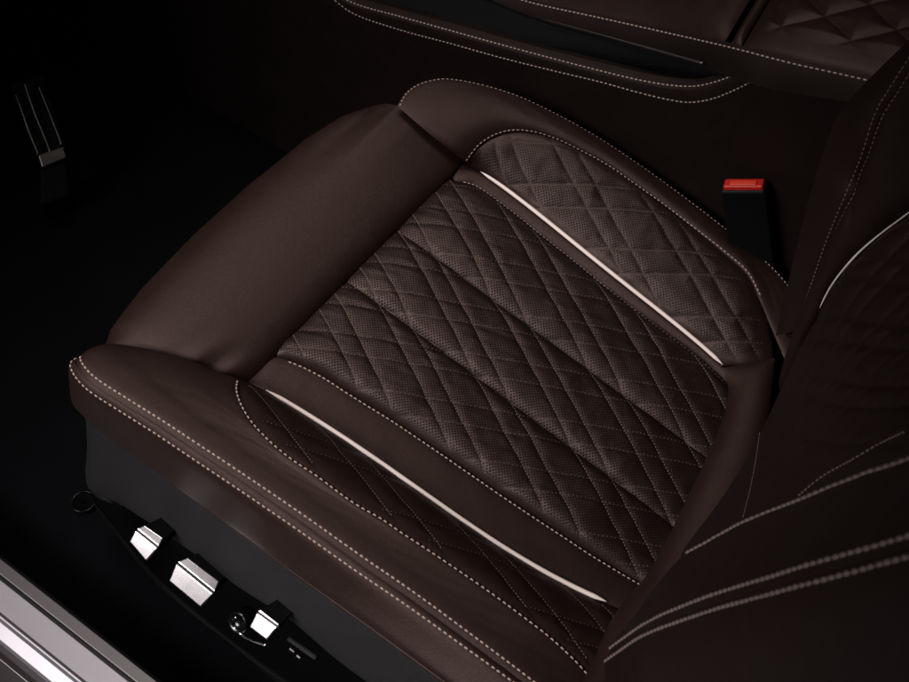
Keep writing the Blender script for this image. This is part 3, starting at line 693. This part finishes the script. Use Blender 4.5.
bevel(mb.build('foot_block', M['steel'], pedal, smooth=False), .002)
V = np.array([atd(40, 168, dist), atd(66, 159, dist), atd(70, 196, dist+.0), atd(40, 205, dist+.0)])
mb = MB(); mb.add(np.vstack([V, V-nn*.06]), [(0, 1, 2, 3), (7, 6, 5, 4), (0, 4, 5, 1), (1, 5, 6, 2), (2, 6, 7, 3), (3, 7, 4, 0)])
bevel(mb.build('hinge_block', M['rubber'], pedal, smooth=False), .004)

# ------------------------------------------------------------------ door sill
sill = thing('door_sill', 'bright brushed aluminium door sill plate with a black groove at the bottom corner', 'door sill', (-.42, .2, .0))
def zl(pts, z): return np.array([onZ(*p, z) for p in pts])
def line(x, z): return np.array([(x, 1.3, z), (x, -1.0, z)])
xs = lambda p, z: float(np.mean([onZ(*q, z)[0] for q in p]))
za = .10
X0 = xs([(0, 563), (163, 682)], za); X1 = xs([(0, 576), (138, 682)], za); X2 = xs([(0, 580), (132, 682)], za); X3 = xs([(0, 618), (82, 682)], za-.004); X4 = xs([(0, 645), (50, 682)], za-.012)
def strip(name, prof, mat):
    ys = np.linspace(1.2, -.9, 40); rows = [[(x, y, z) for x, z in prof] for y in ys]
    o_ = loft(rows, name, M[mat], sill, smooth=False); return bevel(o_, .0012, 3)
strip('inner_strip', [(X0+.008, za-.03), (X0+.002, za-.002), (X0, za), (X1+.001, za), (X1, za-.001), (X1-.0002, za-.006)], 'aludark')
strip('groove', [(X1+.001, za-.005), (X2-.001, za-.005)], 'black')
strip('sill_plate', [(X2+.0002, za-.006), (X2, za-.001), (X2-.001, za), (X3+.004, za-.003), (X3+.001, za-.0005), (X3-.001, za-.001), (X3-.004, za-.006), (X4+.003, za-.012), (X4, za-.016), (X4-.001, za-.03)], 'alu')
strip('sill_body', [(X4+.001, za-.024), (X4-.006, za-.021), (X4-.012, za-.020), (X4-.03, za-.032), (X4-.045, za-.034), (X4-.06, za-.03), (X4-.12, za-.06), (X4-.14, za-.12), (X4-.14, -.06)], 'paint')

# ------------------------------------------------------------------ floor of the cabin and the bulkhead ahead of the pedals
def sheet(name, x0, x1, y0, y1, z, mat, n=(60, 60), kind='structure', amp=.004):
    xx, yy = np.meshgrid(np.linspace(x0, x1, n[0]), np.linspace(y0, y1, n[1]), indexing='ij')
    zz = z+amp*(np.sin(xx*23+yy*7)*np.sin(yy*19-xx*5))
    return fix(mesh(name, np.stack([xx, yy, zz], 2).reshape(-1, 3), grid_faces(*n), mat, kind=kind))
sheet('floor', X0+.006, 1.5, -1.2, 1.25, .03, M['carpet'])
yy = np.linspace(0, 1, 20)
rows = [[(x, 1.05+.35*t, .03+.75*t**1.2) for t in yy] for x in np.linspace(X0-.1, 1.5, 12)]
o = loft(rows, 'wall', M['carpet'], None); o['kind'] = 'structure'
# floor mat fastener: a small ring with a bright rim
fc = onZ(84, 503, .036); fast = thing('mat_fastener', 'small round black floor mat fastener with a bright rim ahead of the side trim', 'fastener', tuple(fc))
ring = lambda r, z, n=40: np.array([fc+np.array([r*math.cos(a), r*math.sin(a), z]) for a in np.linspace(0, 2*math.pi, n, endpoint=False)])
loft([ring(.0150, 0), ring(.0150, .003), ring(.0140, .004), ring(.012, .0025), ring(.002, .002)], 'knob', M['recess'], fast, closed=True)
mb = MB(); tube(mb, np.vstack([ring(.0146, .0042), ring(.0146, .0042)[:1]]), .0006, 6); mb.build('rim', M['gloss'], fast)

# ------------------------------------------------------------------ camera, light, world
cam = bpy.data.cameras.new('camera'); co = bpy.data.objects.new('camera', cam); link(co)
from mathutils import Matrix
co.matrix_world = Matrix(((rt[0], up[0], -fw[0], CAM[0]), (rt[1], up[1], -fw[1], CAM[1]), (rt[2], up[2], -fw[2], CAM[2]), (0, 0, 0, 1)))
cam.sensor_width = 36; cam.lens = 36*F/909; cam.clip_start = .02; cam.clip_end = 100
cam.dof.use_dof = True; cam.dof.focus_distance = 1.33; cam.dof.aperture_fstop = 13
scene.camera = co
def area(name, loc, to, sx, sy, e, col=(1, 1, 1), spread=180):
    l = bpy.data.lights.new(name, 'AREA'); l.shape = 'RECTANGLE'; l.size = sx; l.size_y = sy; l.energy = e; l.color = col; l.spread = math.radians(spread)
    o = bpy.data.objects.new(name, l); link(o); o.location = loc
    o.rotation_euler = (Vector(to)-Vector(loc)).to_track_quat('-Z', 'Y').to_euler(); return o
area('door_softbox', (-1.45, .45, 1.50), (-.29, .0, .34), 1.2, 1.0, 4.2, (1, .94, .93), 37)
area('overhead_softbox', (.22, .50, 1.95), (.05, .22, .36), .9, .7, 1.3, (1, .90, .85), 40)
w = bpy.data.worlds.new('World'); scene.world = w; w.use_nodes = True
w.node_tree.nodes['Background'].inputs[0].default_value = (1, .95, .95, 1); w.node_tree.nodes['Background'].inputs[1].default_value = .009
scene.view_settings.view_transform = 'Standard'; scene.view_settings.look = 'None'; scene.view_settings.exposure = 0; scene.view_settings.gamma = 1
scene.cycles.use_denoising = True; scene.cycles.caustics_reflective = False; scene.cycles.caustics_refractive = False
